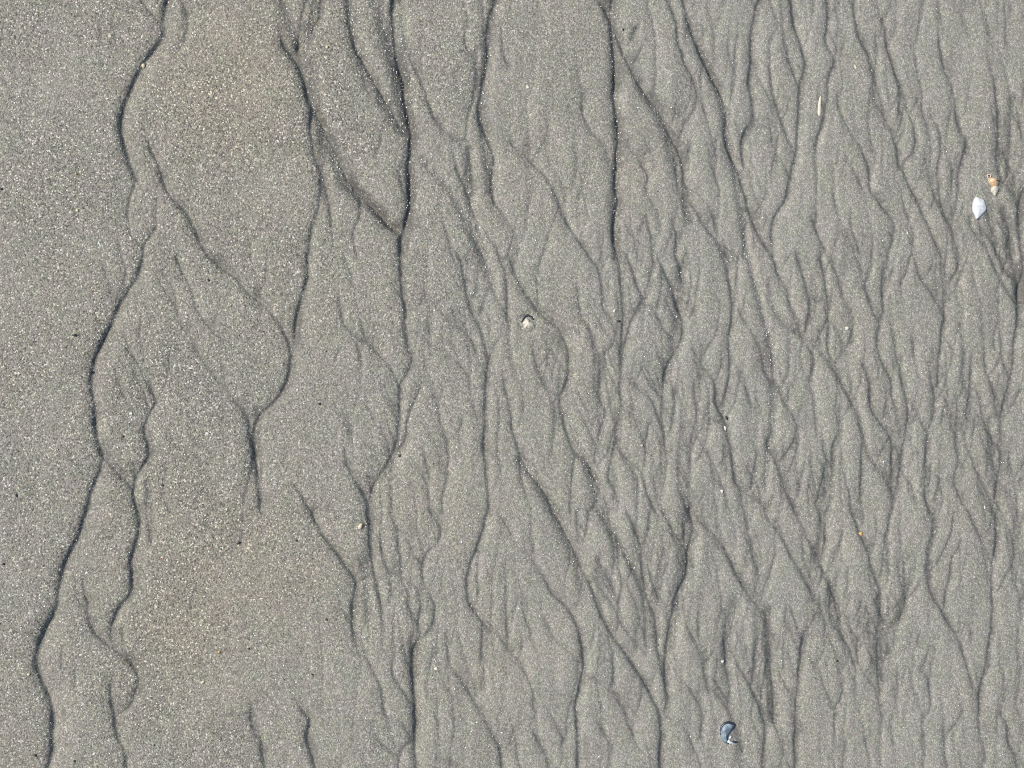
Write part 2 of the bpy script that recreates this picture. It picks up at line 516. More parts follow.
for li, (w, d, f, pts, s0, e0) in enumerate(lines):
    big = w
    w = .72 + .62 * w if w < 1.6 else 1.71 + .6 * (w - 1.6)
    d = .5 + .8 * d
    q = catmull(pts)
    n = len(q)
    L = np.r_[0, np.cumsum(np.hypot(*np.diff(q, axis=0).T))]
    # small natural wander on top of the traced course
    wob = .8 * np.interp(L, np.arange(0, L[-1] + 9, 6), rng.normal(0, .45, len(np.arange(0, L[-1] + 9, 6))))
    q[:, 0] += wob
    tap = np.ones(n)
    if s0 and not joins(li, pts[0]): tap *= np.clip(L / min(34, .4 * L[-1]) + .08, 0, 1)
    elif s0: tap *= np.clip(L / 8 + .6, 0, 1)
    if e0 and not joins(li, pts[-1]): tap *= np.clip((L[-1] - L) / min(40, .45 * L[-1]) + .04, 0, 1) ** .8
    elif e0: tap *= np.clip((L[-1] - L) / 8 + .75, 0, 1)
    kn = np.arange(0, L[-1] + 30, 14)
    var = np.interp(L, kn, rng.uniform(.6, 1.25, len(kn)))
    mv = np.interp(L, kn, np.clip(rng.normal(.75, .5, len(kn)), .05, 1.8))
    fv = np.interp(L, kn, rng.uniform(.5, 1.4, len(kn)))
    depth = w * tap * var
    R = max(f * 2.2, 6) + 5
    tx, ty = np.gradient(q[:, 0]), np.gradient(q[:, 1])
    tl = np.hypot(tx, ty) + 1e-6
    nx, ny = ty / tl, -tx / tl
    flip = np.where(nx < 0, -1, 1)
    nx, ny = nx * flip, ny * flip
    # work in chunks of the course: nearest course point for every sample in the chunk's window
    for a in range(0, n, 10):
        b = min(n, a + 11)
        px, py = q[a:b, 0], q[a:b, 1]
        ix0 = int((px.min() - R - X0) * RES); ix1 = int((px.max() + R - X0) * RES) + 1
        iy0 = int((py.min() - R - Y0) * RES); iy1 = int((py.max() + R - Y0) * RES) + 1
        ix0, iy0 = max(ix0, 0), max(iy0, 0); ix1, iy1 = min(ix1, W), min(iy1, H)
        if ix1 <= ix0 or iy1 <= iy0: continue
        gx = (X0 + np.arange(ix0, ix1) / RES)[None, :, None]
        gy = (Y0 + np.arange(iy0, iy1) / RES)[:, None, None]
        dx, dy = gx - px, gy - py
        d2 = dx * dx + dy * dy
        k = d2.argmin(2)
        kk = np.take_along_axis
        dist = np.sqrt(kk(d2, k[:, :, None], 2)[:, :, 0])
        side = np.sign(kk(dx * nx[a:b] + dy * ny[a:b], k[:, :, None], 2)[:, :, 0])
        s = dist * side
        D = depth[a:b][k]; F = f * fv[a:b][k]
        wl = .65 + 1.0 * D                                  # steep cut bank on the left
        t = np.clip(1 + s / wl, 0, 1)
        left = t * t * (3 - 2 * t)
        wr = np.maximum(F, 1.2 * wl)
        u = np.clip(1 - s / wr, 0, 1)
        right = .5 * np.clip(1 - s / (2.4 * wl), 0, 1) + .5 * u ** 1.4
        prof = np.where(s < 0, left, right)
        win = (slice(iy0, iy1), slice(ix0, ix1))
        hgt[win] = np.minimum(hgt[win], (-D * prof).astype(np.float32))
        lead = np.where(s < .2, np.exp(-((s - .2) / (.7 + .2 * D)) ** 2), np.exp(-((s - .2) / (.75 + 1.0 * np.minimum(D, 2.2))) ** 1.2))
        bed = np.where(s < 0, np.clip(1 + s / 1.2, 0, 1), np.clip(1.25 - s / (F * 1.2), 0, 1)) * np.clip(4.2 / F, .16, .5)
        m = d * tap[a:b][k] * np.maximum(lead * ((.2 if big > .7 else .55) + .5 * mv[a:b][k]), bed * mv[a:b][k])  # dark mineral, and along the lead the cut bank's shade put into the colour
        mineral_shade[win] = np.maximum(mineral_shade[win], m.astype(np.float32))
        fl = np.where(s < 0, np.clip(1 + s / 2, 0, 1), np.clip(1 - s / (wr * 1.2), 0, 1)) * np.minimum(1, .35 + D / 2.4) * tap[a:b][k]
        floorm[win] = np.maximum(floorm[win], fl.astype(np.float32))

# ---- broad beds where dark sand and pale grit have settled together: width, dark, grit, course in mm
BEDS = """
7 .45 1.0: 284,0 290,25 299,48
6 .35 .9: 316,0 311,25 300,50
6 .6 .6: 299,48 306,80 318,118 345,180 395,228
7 .45 .9: 350,0 356,40 366,70 385,105 402,130
9 .75 .7: 376,-5 388,40 398,80 406,130
5 .4 1.0: 398,0 402,40 408,90
6 .4 .3: 314,60 318,110 324,170 326,200
6 .8 .6: 408,100 411,150 410,200 404,250
6 .4 .5: 340,180 365,200 395,228
7 .7 .6: 497,0 490,40 484,90 487,150 492,190
6 .3 .5: 470,150 470,200 480,250 495,290
5 .3 .5: 420,160 450,190 470,230 495,275
5 .55 1.3: 612,0 614,60 617,120 616,200 616,260
6 .45 .8: 640,85 660,120 675,160 690,220
5 .3 .9: 690,20 715,80 728,130 740,200 750,260 770,340
6 .3 .9: 770,340 775,400 770,450 765,490
6 .3 .8: 520,460 550,505 575,560 585,590
6 .3 .9: 565,410 590,470 605,520 635,570
7 .35 .5: 683,270 676,330 668,380
8 .3 .4: 690,500 686,580 670,650
8 .85 0: 1026,195 1018,245 1024,300
5 .9 0: 1008,245 1016,275 1022,300
5 .7 0: 990,215 996,240 1010,275
5 .7 0: 1004,210 1014,255
8 .5 0: 1015,100 1012,170 1018,200
6 .8 0: 768,610 771,670 774,720
9 .3 0: 738,600 726,640 728,680
6 .45 0: 832,590 846,640
6 .5 0: 906,600 898,622
5 .45 0: 828,470 818,560
5 .4 0: 992,420 1001,520
6 .6 .2: 258,410 256,440 258,480
7 .3 .3: 364,560 370,620
8 .35 0: 414,640 417,740
6 .45 0: 148,480 150,540
7 .3 .3: 372,480 376,540
6 .25 .4: 405,440 385,480
6 .45 0: 660,580 655,640
6 .4 0: 600,560 615,590
7 .35 0: 880,600 885,680
"""
gritm = np.zeros((H, W), np.float32)
ragged = np.clip(.6 + .5 * lattice(5, 44, (H, W)) + .35 * lattice(2.6, 13, (H, W)), 0, 1.7)
for ln in BEDS.strip().splitlines():
    a_, b_ = ln.split(':'); bw, bd, bgr = map(float, a_.split())
    q = catmull([tuple(map(float, p_.split(','))) for p_ in b_.split()], 2.0)
    R = bw * 1.8
    ix0 = max(0, int((q[:, 0].min() - R - X0) * RES)); ix1 = min(W, int((q[:, 0].max() + R - X0) * RES))
    iy0 = max(0, int((q[:, 1].min() - R - Y0) * RES)); iy1 = min(H, int((q[:, 1].max() + R - Y0) * RES))
    gx = (X0 + np.arange(ix0, ix1) / RES)[None, :]; gy = (Y0 + np.arange(iy0, iy1) / RES)[:, None]
    d2 = np.full((iy1 - iy0, ix1 - ix0), 1e9)
    for px_, py_ in q: d2 = np.minimum(d2, (gx - px_) ** 2 + (gy - py_) ** 2)
    g_ = np.exp(-(d2 / (bw * bw * .5)) ** 1.2)
    win = (slice(iy0, iy1), slice(ix0, ix1))
    mineral_shade[win] = np.maximum(mineral_shade[win], (1.45 * bd * g_ * ragged[win]).astype(np.float32))
    gritm[win] = np.maximum(gritm[win], (bgr * g_).astype(np.float32))
    hgt[win] -= (.9 * g_).astype(np.float32)

# ---- runnels too fine to trace: water seeping down over the uneven sand, joining what is there
SH, SW = H // RES, W // RES
small = hgt.reshape(SH, RES, SW, RES).mean((1, 3))
GX = (X0 + np.arange(SW))[None, :]; GY = (Y0 + np.arange(SH))[:, None]
right_side = np.clip((GX - 250 + (GY - 380) * .22) / 420, 0, 1)
wet = np.clip(.02 + right_side ** 1.2, 0, 1)
base = small * .8 + lattice(9, 26, (SH, SW)) * .22 + lattice(24, 60, (SH, SW)) * .22
acc = np.zeros((SH, SW), np.float32)
cdf = np.cumsum(np.broadcast_to(wet, (SH, SW)).ravel()); cdf /= cdf[-1]
surf = blur(base.astype(np.float32), 1.0)
for batch in range(30):
    N = 560
    idx = np.searchsorted(cdf, rng.random(N))
    y = (idx // SW).astype(float) - 40; x = (idx % SW).astype(float)
    vx = rng.normal(.05, .2, N)
    life = rng.uniform(40, 210, N); amp = rng.uniform(.25, 1, N)
    add = np.zeros_like(acc)
    for step in range(210):
        yi = y.astype(int); xi = x.astype(int)
        ok = (yi >= 0) & (yi < SH - 1) & (xi > 4) & (xi < SW - 5) & (step < life)
        yc = np.clip(yi, 0, SH - 1); xc = np.clip(xi, 4, SW - 5)
        g = (surf[yc, xc + 2] - surf[yc, xc - 2]) * .5 + (surf[yc, xc + 4] - surf[yc, xc - 4]) * .15
        vx = np.clip(.86 * vx - .5 * g + rng.normal(.006, .05, N), -.75, .75)
        e = amp * np.sin(np.pi * np.clip(step / life, 0, 1)) ** .6 * ok
        fx = x - xi
        np.add.at(add, (yc, xc), e * (1 - fx)); np.add.at(add, (yc, np.clip(xc + 1, 0, SW - 1)), e * fx)
        x = x + vx; y = y + 1
    acc += add
    surf = blur((base - .55 * (1 - np.exp(-acc * .5))).astype(np.float32), 1.0)
fine = 1 - np.exp(-acc * .4)
up = np.kron(fine, np.ones((RES, RES), np.float32)).astype(np.float32)
up = blur(up, 1.2)
patchy = np.clip(.55 + .45 * lattice(90, 130, (H, W)), .1, 1.2)
hgt = np.minimum(hgt, 0) - up * 1.0 * patchy * (1 - .5 * np.clip(-hgt, 0, 1))
rs = np.kron(right_side, np.ones((RES, RES))).astype(np.float32)
feather = np.clip(lattice(60, 90, (H, W)) * .8 + .1, 0, 1) * rs
mineral_shade += up * (feather * .4 + .2 * rs)
# long streaks of sorted sand between the rills
mineral_shade += np.clip(lattice(6, 60, (H, W)) * .6 + lattice(16, 100, (H, W)) * .4 - .2, 0, 1) * rs * .3
mineral_shade += np.clip(blur(mineral_shade, 4), 0, 1) * .2 + np.clip(blur(mineral_shade, 10) - .04, 0, 1) * .14  # soft dark halo that widens the painted shading of the rills
hgt += blur(hgt, 5) * 1.5 + blur(hgt, 12) * 1.7
hgt += (lattice(15, 70, (H, W)) * .18 + lattice(30, 130, (H, W)) * .32) * (.1 + .9 * rs)
mineral_shade *= np.clip(1 + .38 * blur(rng.standard_normal((H, W)).astype(np.float32), 1.0) * 3.2, .15, 1.9)
hgt = blur(hgt, .6)
hgt += lattice(60, 80, (H, W)) * .35 + lattice(14, 26, (H, W)) * .07
for sx_, sy_, sr_ in ((979.5, 208.5, 10), (994, 184, 9), (726, 733, 10), (528.5, 323, 8), (360, 526, 5)):
    yy = (Y0 + np.arange(H) / RES - sy_)[:, None]; xx = (X0 + np.arange(W) / RES - sx_)[None]
    rr_ = np.sqrt(xx * xx + (yy * .85) ** 2)
    hgt -= (.7 * np.exp(-((rr_ - sr_) / (.35 * sr_)) ** 2) - .5 * np.exp(-(xx / (sr_ * .7)) ** 2 - ((yy - 2.4 * sr_) / (1.2 * sr_)) ** 2)).astype(np.float32)
grain_amp = (.12 * (1 - rs) + .06 * rs)
hgt += blur(rng.standard_normal((H, W)).astype(np.float32), .9) * 1.9 * grain_amp
warm = lattice(170, 200, (H, W)) * .08 + lattice(46, 60, (H, W)) * .09
for bx, by, br, bs in ((232, 84, 80, .9), (215, 560, 95, .55), (175, 640, 60, .4), (640, 165, 40, .4), (545, 335, 45, .5), (300, 600, 70, .2),
                       (420, 500, 40, .35), (500, 650, 70, .2), (330, 20, 0.1, 0), (835, 340, 60, .2), (860, 560, 90, .15)):
    yy = Y0 + np.arange(H) / RES; xx = X0 + np.arange(W) / RES
    warm += .95 * bs * np.exp(-((yy - by) / br) ** 2)[:, None] * np.exp(-((xx - bx) / br) ** 2)[None]
warm -= rs * .34
coarse = np.clip(1.0 - .8 * rs + .1 * lattice(80, 110, (H, W)), .08, 1.15) * (1 - .35 * np.clip(floorm, 0, 1))


def sample(a, X, Y):
    fx = np.clip((X - X0) * RES, 0, W - 1.001); fy = np.clip((Y - Y0) * RES, 0, H - 1.001)
    ix = fx.astype(int); iy = fy.astype(int); fx = fx - ix; fy = fy - iy
    return (a[iy, ix] * (1 - fx) + a[iy, ix + 1] * fx) * (1 - fy) + (a[iy + 1, ix] * (1 - fx) + a[iy + 1, ix + 1] * fx) * fy


# ------------------------------------------------------------------ materials
def new_mat(name):
    m = bpy.data.materials.new(name)
    m.use_nodes = True
    return m, m.node_tree.nodes, m.node_tree.links, m.node_tree.nodes['Principled BSDF']


def ramp(nodes, stops, interp='LINEAR'):
    r = nodes.new('ShaderNodeValToRGB')
    r.color_ramp.interpolation = interp
    el = r.color_ramp.elements
    while len(el) < len(stops): el.new(.5)
    for e, (p, c) in zip(el, stops):
        e.position = p
        e.color = (*c, 1) if isinstance(c, tuple) else (c, c, c, 1)
    return r


def sand_material():
    m, N, L, B = new_mat('wet_sand')
    tc = N.new('ShaderNodeTexCoord')
    def att(n):
        a = N.new('ShaderNodeAttribute'); a.attribute_name = n; return a.outputs['Fac']
    def math_(op, a, b, clamp=False):
        x = N.new('ShaderNodeMath'); x.operation = op; x.use_clamp = clamp
        for i, v in enumerate((a, b)):
            if isinstance(v, (int, float)): x.inputs[i].default_value = v
            else: L.new(v, x.inputs[i])
        return x.outputs[0]
    def mix(f, a, b, mode='MIX'):
        x = N.new('ShaderNodeMix'); x.data_type = 'RGBA'; x.blend_type = mode
        for s, v in ((x.inputs[0], f), (x.inputs[6], a), (x.inputs[7], b)):
            if isinstance(v, (int, float)): s.default_value = v
            elif isinstance(v, tuple): s.default_value = (*v, 1)
            else: L.new(v, s)
        return x.outputs[2]
    def vor(scale):
        v = N.new('ShaderNodeTexVoronoi'); v.voronoi_dimensions = '2D'
        v.inputs['Scale'].default_value = scale
        L.new(tc.outputs['Object'], v.inputs['Vector'])
        return v
    def sep(v):
        s = N.new('ShaderNodeSeparateColor'); L.new(v.outputs['Color'], s.inputs[0]); return s
    v1, v2 = vor(760), vor(1150)
    s1, s2 = sep(v1), sep(v2)
    # two grain sizes, each grain its own mineral
    r1 = ramp(N, [(0, .02), (.14, .05), (.36, .125), (.66, .176), (.89, .23), (.955, .40), (1, .70)])
    r2 = ramp(N, [(0, .03), (.18, .085), (.5, .19), (.82, .285), (1, .58)])
    L.new(s1.outputs[0], r1.inputs[0]); L.new(s2.outputs[1], r2.inputs[0])
    co, mi, wa = att('coarse'), att('mineral_shade'), att('warm')
    grains = mix(math_('MULTIPLY', co, .62, True), r2.outputs[0], r1.outputs[0])
    smooth = mix(math_('MULTIPLY_ADD', co, -.25), grains, (.19, .19, .19))
    # soften a little where the sand is fine
    x = N.new('ShaderNodeMath'); x.operation = 'MULTIPLY_ADD'; x.use_clamp = True
    L.new(co, x.inputs[0]); x.inputs[1].default_value = -.5; x.inputs[2].default_value = .54
    grains = mix(x.outputs[0], grains, (.24, .24, .242))
    # tint: grey-green sand, buff where drier
    t = mix(math_('MULTIPLY_ADD', wa, .5, True), (1.0, .985, .88), (1.0, .985, .88))
    x2 = N.new('ShaderNodeMath'); x2.operation = 'MULTIPLY_ADD'; x2.use_clamp = True
    L.new(wa, x2.inputs[0]); x2.inputs[1].default_value = .5; x2.inputs[2].default_value = .35
    t = mix(x2.outputs[0], (.995, .985, .875), (1.14, 1.04, .80))
    c = mix(1.0, grains, t, 'MULTIPLY')
    # faint drifts of greenish and violet-grey sand
    for sc_, ca, cb, f in ((95, (.98, 1.01, .95), (1.025, .995, 1.02), .8), (30, (.985, 1.005, .97), (1.02, .995, 1.0), .8)):
        nz = N.new('ShaderNodeTexNoise'); nz.noise_dimensions = '2D'; nz.inputs['Scale'].default_value = sc_; nz.inputs['Detail'].default_value = 3
        L.new(tc.outputs['Object'], nz.inputs['Vector'])
        rz = ramp(N, [(.38, ca), (.62, cb)]); L.new(nz.outputs[0], rz.inputs[0])
        c = mix(f, c, rz.outputs[0], 'MULTIPLY')
    # a few rust-coloured and olive grains
    rr = ramp(N, [(0, 0.0), (.988, 0.0), (.994, 1.0), (1, 1.0)])
    L.new(s1.outputs[2], rr.inputs[0])
    c = mix(math_('MULTIPLY', rr.outputs[0], .4), c, mix(s1.outputs[1], (.30, .16, .07), (.36, .30, .14)))
    # heavy dark mineral in the rills plus their painted bank shade, grain by grain
    n = N.new('ShaderNodeTexNoise'); n.noise_dimensions = '2D'; n.inputs['Scale'].default_value = 260; n.inputs['Detail'].default_value = 4
    L.new(tc.outputs['Object'], n.inputs['Vector'])
    g = math_('MULTIPLY', mi, math_('ADD', math_('MULTIPLY', n.outputs[0], 1.1), .35))
    g2 = math_('MULTIPLY', g, math_('ADD', math_('MULTIPLY', s2.outputs[0], .9), .45))
    g3 = math_('MULTIPLY', g2, .78); 
    mn = N.new('ShaderNodeMath'); mn.operation = 'MINIMUM'; L.new(g3, mn.inputs[0]); mn.inputs[1].default_value = .74
    c = mix(mn.outputs[0], c, (.054, .052, .049))
    L.new(c, B.inputs['Base Color'])
    B.inputs['Roughness'].default_value = .62
    B.inputs['Specular IOR Level'].default_value = .35
    b = N.new('ShaderNodeBump'); b.inputs['Strength'].default_value = .55; b.inputs['Distance'].default_value = .0004
    hh = math_('ADD', math_('MULTIPLY', v1.outputs['Distance'], co), math_('MULTIPLY', v2.outputs['Distance'], .7))
    inv = math_('MULTIPLY', hh, -1.0)
    L.new(inv, b.inputs['Height']); L.new(b.outputs[0], B.inputs['Normal'])
    return m


# ------------------------------------------------------------------ the beach: one sheet, fine in view and coarser out to the horizon
def axis(lo, hi, step, far):
    a = list(np.arange(lo, hi + step * .5, step))
    s = step; v = a[-1]; out = []
    while v < far: s *= 1.16; v += s; out.append(v)
    s = step; v = a[0]; pre = []
    while v > -far: s *= 1.16; v -= s; pre.append(v)
    return np.array(pre[::-1] + a + out)


ax = axis(-545, 545, .72, 300000.0); ay = axis(-415, 415, .72, 300000.0)      # millimetres about the middle of the view
nx_, ny_ = len(ax), len(ay)
PX = np.broadcast_to((ax + 512)[None, :], (ny_, nx_)); PY = np.broadcast_to((384 - ay)[:, None], (ny_, nx_))
edge = np.clip(np.minimum.reduce([(PX - X0) / 60, (X1 - PX) / 60, (PY - Y0) / 60, (Y1 - PY) / 60]), 0, 1)
Z = sample(hgt, PX, PY) * edge
co = np.empty((ny_, nx_, 3), np.float32)
co[..., 0] = ax[None, :] * MM; co[..., 1] = ay[:, None] * MM; co[..., 2] = Z * MM
me = bpy.data.meshes.new('beach_sand')
nv = nx_ * ny_; nf = (nx_ - 1) * (ny_ - 1)
me.vertices.add(nv); me.vertices.foreach_set('co', co.ravel())
i = (np.arange(ny_ - 1)[:, None] * nx_ + np.arange(nx_ - 1)[None, :]).ravel()
loops = np.stack([i, i + 1, i + nx_ + 1, i + nx_], 1).astype(np.int32)
me.loops.add(nf * 4); me.loops.foreach_set('vertex_index', loops.ravel())
me.polygons.add(nf); me.polygons.foreach_set('loop_start', np.arange(0, nf * 4, 4, dtype=np.int32))
me.polygons.foreach_set('use_smooth', np.ones(nf, bool))
me.update(calc_edges=True)
for nm, arr in (('mineral_shade', mineral_shade), ('coarse', coarse), ('warm', warm)):
    at = me.attributes.new(nm, 'FLOAT', 'POINT')
    v = sample(arr, PX, PY)
    if nm == 'mineral_shade': v = v * edge
    at.data.foreach_set('value', v.astype(np.float32).ravel())
me.materials.append(sand_material())
beach = bpy.data.objects.new('beach_sand', me)
beach['kind'] = 'structure'
col.objects.link(beach)


def ground_z(px, py):
    return float(sample(hgt, np.array([float(px)]), np.array([float(py)]))[0]) * MM


# ------------------------------------------------------------------ shell grit: the coarse pale grains strewn over the sand
def grit():
    n = 95000
    x = rng.uniform(-60, 1084, n); y = rng.uniform(-60, 828, n)
    keep = rng.random(n) < np.clip(sample(coarse, x, y) * .32 + .06 + .25 * np.clip(sample(mineral_shade, x, y), 0, 1) + .9 * sample(gritm, x, y), .03, 1)
    x, y = x[keep], y[keep]; n = len(x)
    size = np.exp(rng.normal(-.84, .36, n)) * (1.0 - .25 * np.clip((x - 400) / 500, 0, 1))
    size *= np.where(rng.random(n) < .1, 1.65, 1.0)
    size *= 1 + .6 * np.clip(sample(gritm, x, y), 0, 1)
    size = np.clip(size, .22, 1.25)
    base_ = np.array([[1, 0, 0], [0, 1, 0], [-1, 0, 0], [0, -1, 0], [.2, .1, 1], [0, 0, -1],], float)
    V = np.repeat(base_[None], n, 0) * rng.uniform(.6, 1.25, (n, 6, 1))
    V *= np.stack([np.ones(n), rng.uniform(.45, 1, n), rng.uniform(.3, .65, n)], 1)[:, None, :]
    a = rng.uniform(0, 6.283, n); c, s = np.cos(a)[:, None], np.sin(a)[:, None]
    V = np.stack([V[..., 0] * c - V[..., 1] * s, V[..., 0] * s + V[..., 1] * c, V[..., 2]], 2) * size[:, None, None]
    z = sample(hgt, x, y)
    V[..., 0] += (x - 512)[:, None]; V[..., 1] += (384 - y)[:, None]; V[..., 2] += (z + size * .12)[:, None]
    F = np.array([[0, 1, 4], [1, 2, 4], [2, 3, 4], [3, 0, 4], [1, 0, 5], [2, 1, 5], [3, 2, 5], [0, 3, 5]])
    faces = (F[None] + 6 * np.arange(n)[:, None, None]).reshape(-1, 3)
    m = bpy.data.meshes.new('shell_grit')
    m.vertices.add(n * 6); m.vertices.foreach_set('co', (V * MM).astype(np.float32).ravel())
    m.loops.add(len(faces) * 3); m.loops.foreach_set('vertex_index', faces.astype(np.int32).ravel())
    m.polygons.add(len(faces)); m.polygons.foreach_set('loop_start', np.arange(0, len(faces) * 3, 3, dtype=np.int32))
    m.update(calc_edges=True)
    pal = np.array([[.74, .73, .68], [.60, .59, .54], [.36, .35, .31], [.44, .36, .22], [.34, .18, .09], [.05, .05, .055], [.80, .80, .78]])
    pick = rng.choice(7, n, p=[.30, .20, .10, .06, .02, .07, .25])
    cc = pal[pick] * rng.uniform(.8, 1.15, (n, 1))
    cc = np.concatenate([np.clip(cc, 0, .85), np.ones((n, 1))], 1)
    at = m.color_attributes.new('grain_colour', 'FLOAT_COLOR', 'POINT')
    at.data.foreach_set('color', np.repeat(cc, 6, 0).astype(np.float32).ravel())
    mt, N, L, B = new_mat('shell_grit')
    va = N.new('ShaderNodeVertexColor'); va.layer_name = 'grain_colour'
    L.new(va.outputs[0], B.inputs['Base Color']); B.inputs['Roughness'].default_value = .5
    m.materials.append(mt)
    o = bpy.data.objects.new('shell_grit', m); o['kind'] = 'stuff'
    o['label'] = 'pale coarse shell grit strewn over the grey sand'; o['category'] = 'grit'
    col.objects.link(o)


grit()


# ------------------------------------------------------------------ shells and pebbles
def mottled(name, c1, c2, scale=500, rough=.5, stretch=(1, 1, 1), c3=None):
    m, N, L, B = new_mat(name)
    tc = N.new('ShaderNodeTexCoord'); mp = N.new('ShaderNodeMapping'); mp.inputs['Scale'].default_value = stretch
    L.new(tc.outputs['Object'], mp.inputs['Vector'])
    n = N.new('ShaderNodeTexNoise'); n.inputs['Scale'].default_value = scale; n.inputs['Detail'].default_value = 5
    L.new(mp.outputs[0], n.inputs['Vector'])
    st = [(.32, c1), (.68, c2)] if c3 is None else [(.3, c1), (.55, c2), (.72, c3)]
    r = ramp(N, st); L.new(n.outputs[0], r.inputs[0]); L.new(r.outputs[0], B.inputs['Base Color'])
    B.inputs['Roughness'].default_value = rough
    b = N.new('ShaderNodeBump'); b.inputs['Strength'].default_value = .35; b.inputs['Distance'].default_value = .0003
    L.new(n.outputs[0], b.inputs['Height']); L.new(b.outputs[0], B.inputs['Normal'])
    return m


def link_mesh(name, verts, faces, mat, parent=None, smooth=True):
    m = bpy.data.meshes.new(name)
    m.from_pydata(verts, [], faces)
    m.update()
    if smooth: m.polygons.foreach_set('use_smooth', [True] * len(m.polygons))
    m.materials.append(mat)
    o = bpy.data.objects.new(name, m)
    col.objects.link(o)
    if parent: o.parent = parent
    return o


def tag(o, label, cat, group=None):
    o['label'] = label; o['category'] = cat
    if group: o['group'] = group
    return o


def thing(name, px, py, label, cat, dz=0.0, group=None):
    o = bpy.data.objects.new(name, None)
    o.empty_display_size = .005
    o.location = (wx(px), wy(py), ground_z(px, py) + dz)
    col.objects.link(o)
    return tag(o, label, cat, group)


def outline_xy(pts, n=40):
    """closed smooth outline through picture points, given in millimetres about the thing's base (y up)"""
    p = np.array(pts, float); k = len(p); out = []
    for t in np.linspace(0, k, n, endpoint=False):
        i = int(t); f = t - i
        a, b, c, d = p[(i - 1) % k], p[i % k], p[(i + 1) % k], p[(i + 2) % k]
        out.append(.5 * (2 * b + (c - a) * f + (2 * a - 5 * b + 4 * c - d) * f * f + (3 * b - a - 3 * c + d) * f ** 3))
    return np.array(out)


def valve(pts, apex, height, thick=.5, rings=9, base=0.0, power=.55, ridge=0.0, cup=False, n=44):
    """a curved shell plate with thickness over an outline; the dome is highest at the apex (or, cup side up, lowest there)"""
    o = outline_xy(pts, n); a = np.array(apex, float)
    V, F = [], []
    for layer in (0, 1):
        for r in range(rings):
            t = (r + 1) / rings
            h = height * (1 - t * t) ** power if t < 1 else 0.0
            h += ridge * math.sin(t * 26) * t * (1 - t * .3)
            if cup: h = height - h
            for q in o:
                pos = a + (q - a) * (t if layer == 0 else t * (1 - .04))
                V.append((pos[0] * MM, pos[1] * MM, (base + h - (thick if layer else 0)) * MM))
        ht = height if not cup else 0.0
        V.append((a[0] * MM, a[1] * MM, (base + ht - (thick if layer else 0)) * MM))
    per = rings * n + 1
    for layer in (0, 1):
        off = layer * per
        for k in range(n):
            f = (off + per - 1, off + k, off + (k + 1) % n)
            F.append(f if layer == 0 else f[::-1])
        for r in range(rings - 1):
            for k in range(n):
                a0, a1 = off + r * n + k, off + r * n + (k + 1) % n
                f = (a0, a0 + n, a1 + n, a1)
                F.append(f if layer == 0 else f[::-1])
    e = (rings - 1) * n
    for k in range(n):
        k2 = (k + 1) % n
        F.append((e + k, per + e + k, per + e + k2, e + k2))
    return V, F


def lump(rx, ry, rz, rot=0.0, seed=0, cz=0.0, c=(0, 0), rough=.16, seg=12):
    """an irregular little stone or chip"""
    r = np.random.default_rng(seed)
    ph = r.uniform(0, 6.28, (4, 2)); V, F = [], []
    for i in range(1, seg // 2 + 2):
        th = math.pi * i / (seg // 2 + 2)
        for j in range(seg):
            f = 2 * math.pi * j / seg
            d = 1 + rough * (math.sin(2 * f + ph[0, 0]) * math.sin(th + ph[0, 1]) + .7 * math.sin(3 * f + ph[1, 0] + th) + .5 * math.sin(5 * f + ph[2, 0] + 2 * th))
            X, Y, Zz = rx * d * math.sin(th) * math.cos(f), ry * d * math.sin(th) * math.sin(f), rz * math.cos(th) * (1 + .5 * (d - 1))
            V.append(((X * math.cos(rot) - Y * math.sin(rot) + c[0]) * MM, (X * math.sin(rot) + Y * math.cos(rot) + c[1]) * MM, (Zz + cz) * MM))
    rows = seg // 2 + 1
    top, bot = len(V), len(V) + 1
    V.append((c[0] * MM, c[1] * MM, (rz + cz) * MM)); V.append((c[0] * MM, c[1] * MM, (cz - rz) * MM))
    for j in range(seg):
        j2 = (j + 1) % seg
        F.append((top, j, j2)); F.append((bot, (rows - 1) * seg + j2, (rows - 1) * seg + j))
        for i in range(rows - 1):
            F.append((i * seg + j, (i + 1) * seg + j, (i + 1) * seg + j2, i * seg + j2))
    return V, F


def off(px0, py0, sc, ox, oy, pts):
    """picture-zoom points to millimetres about (px0, py0)"""
    return [(ox + x / sc - px0, py0 - (oy + y / sc)) for x, y in pts]


M = dict(
    bluewhite=mottled('bluish_white_shell', (.42, .46, .48), (.63, .64, .63), 350, .35),
    white=mottled('white_shell', (.46, .44, .40), (.66, .64, .59), 600, .45),
    orange=mottled('orange_shell', (.32, .18, .09), (.56, .40, .24), 420, .45, c3=(.78, .70, .54)),
    cream=mottled('cream_shell', (.36, .32, .25), (.56, .52, .43), 700, .5),
    brown=mottled('brown_shell', (.14, .07, .03), (.32, .18, .09), 600, .5),
    blueshell=mottled('blue_grey_shell', (.05, .075, .10), (.17, .22, .26), 330, .5, (1, .5, 1), (.34, .42, .46)),
    darkshell_shade=mottled('dark_shell_and_shade', (.012, .014, .02), (.04, .045, .06), 500, .4),  # dark flakes, and the shade modelled as strips on two shells
    nacre=mottled('pearly_shell', (.36, .42, .46), (.62, .65, .66), 400, .25),
    yellow=mottled('yellow_stone', (.46, .38, .22), (.62, .55, .38), 500, .5),
    ochre=mottled('ochre_stone', (.40, .22, .07), (.58, .38, .16), 500, .5),
    black=mottled('black_stone', (.012, .012, .013), (.04, .04, .04), 700, .45),
    pinkcream=mottled('pinkish_shell', (.50, .44, .32), (.64, .58, .43), 500, .5),
)

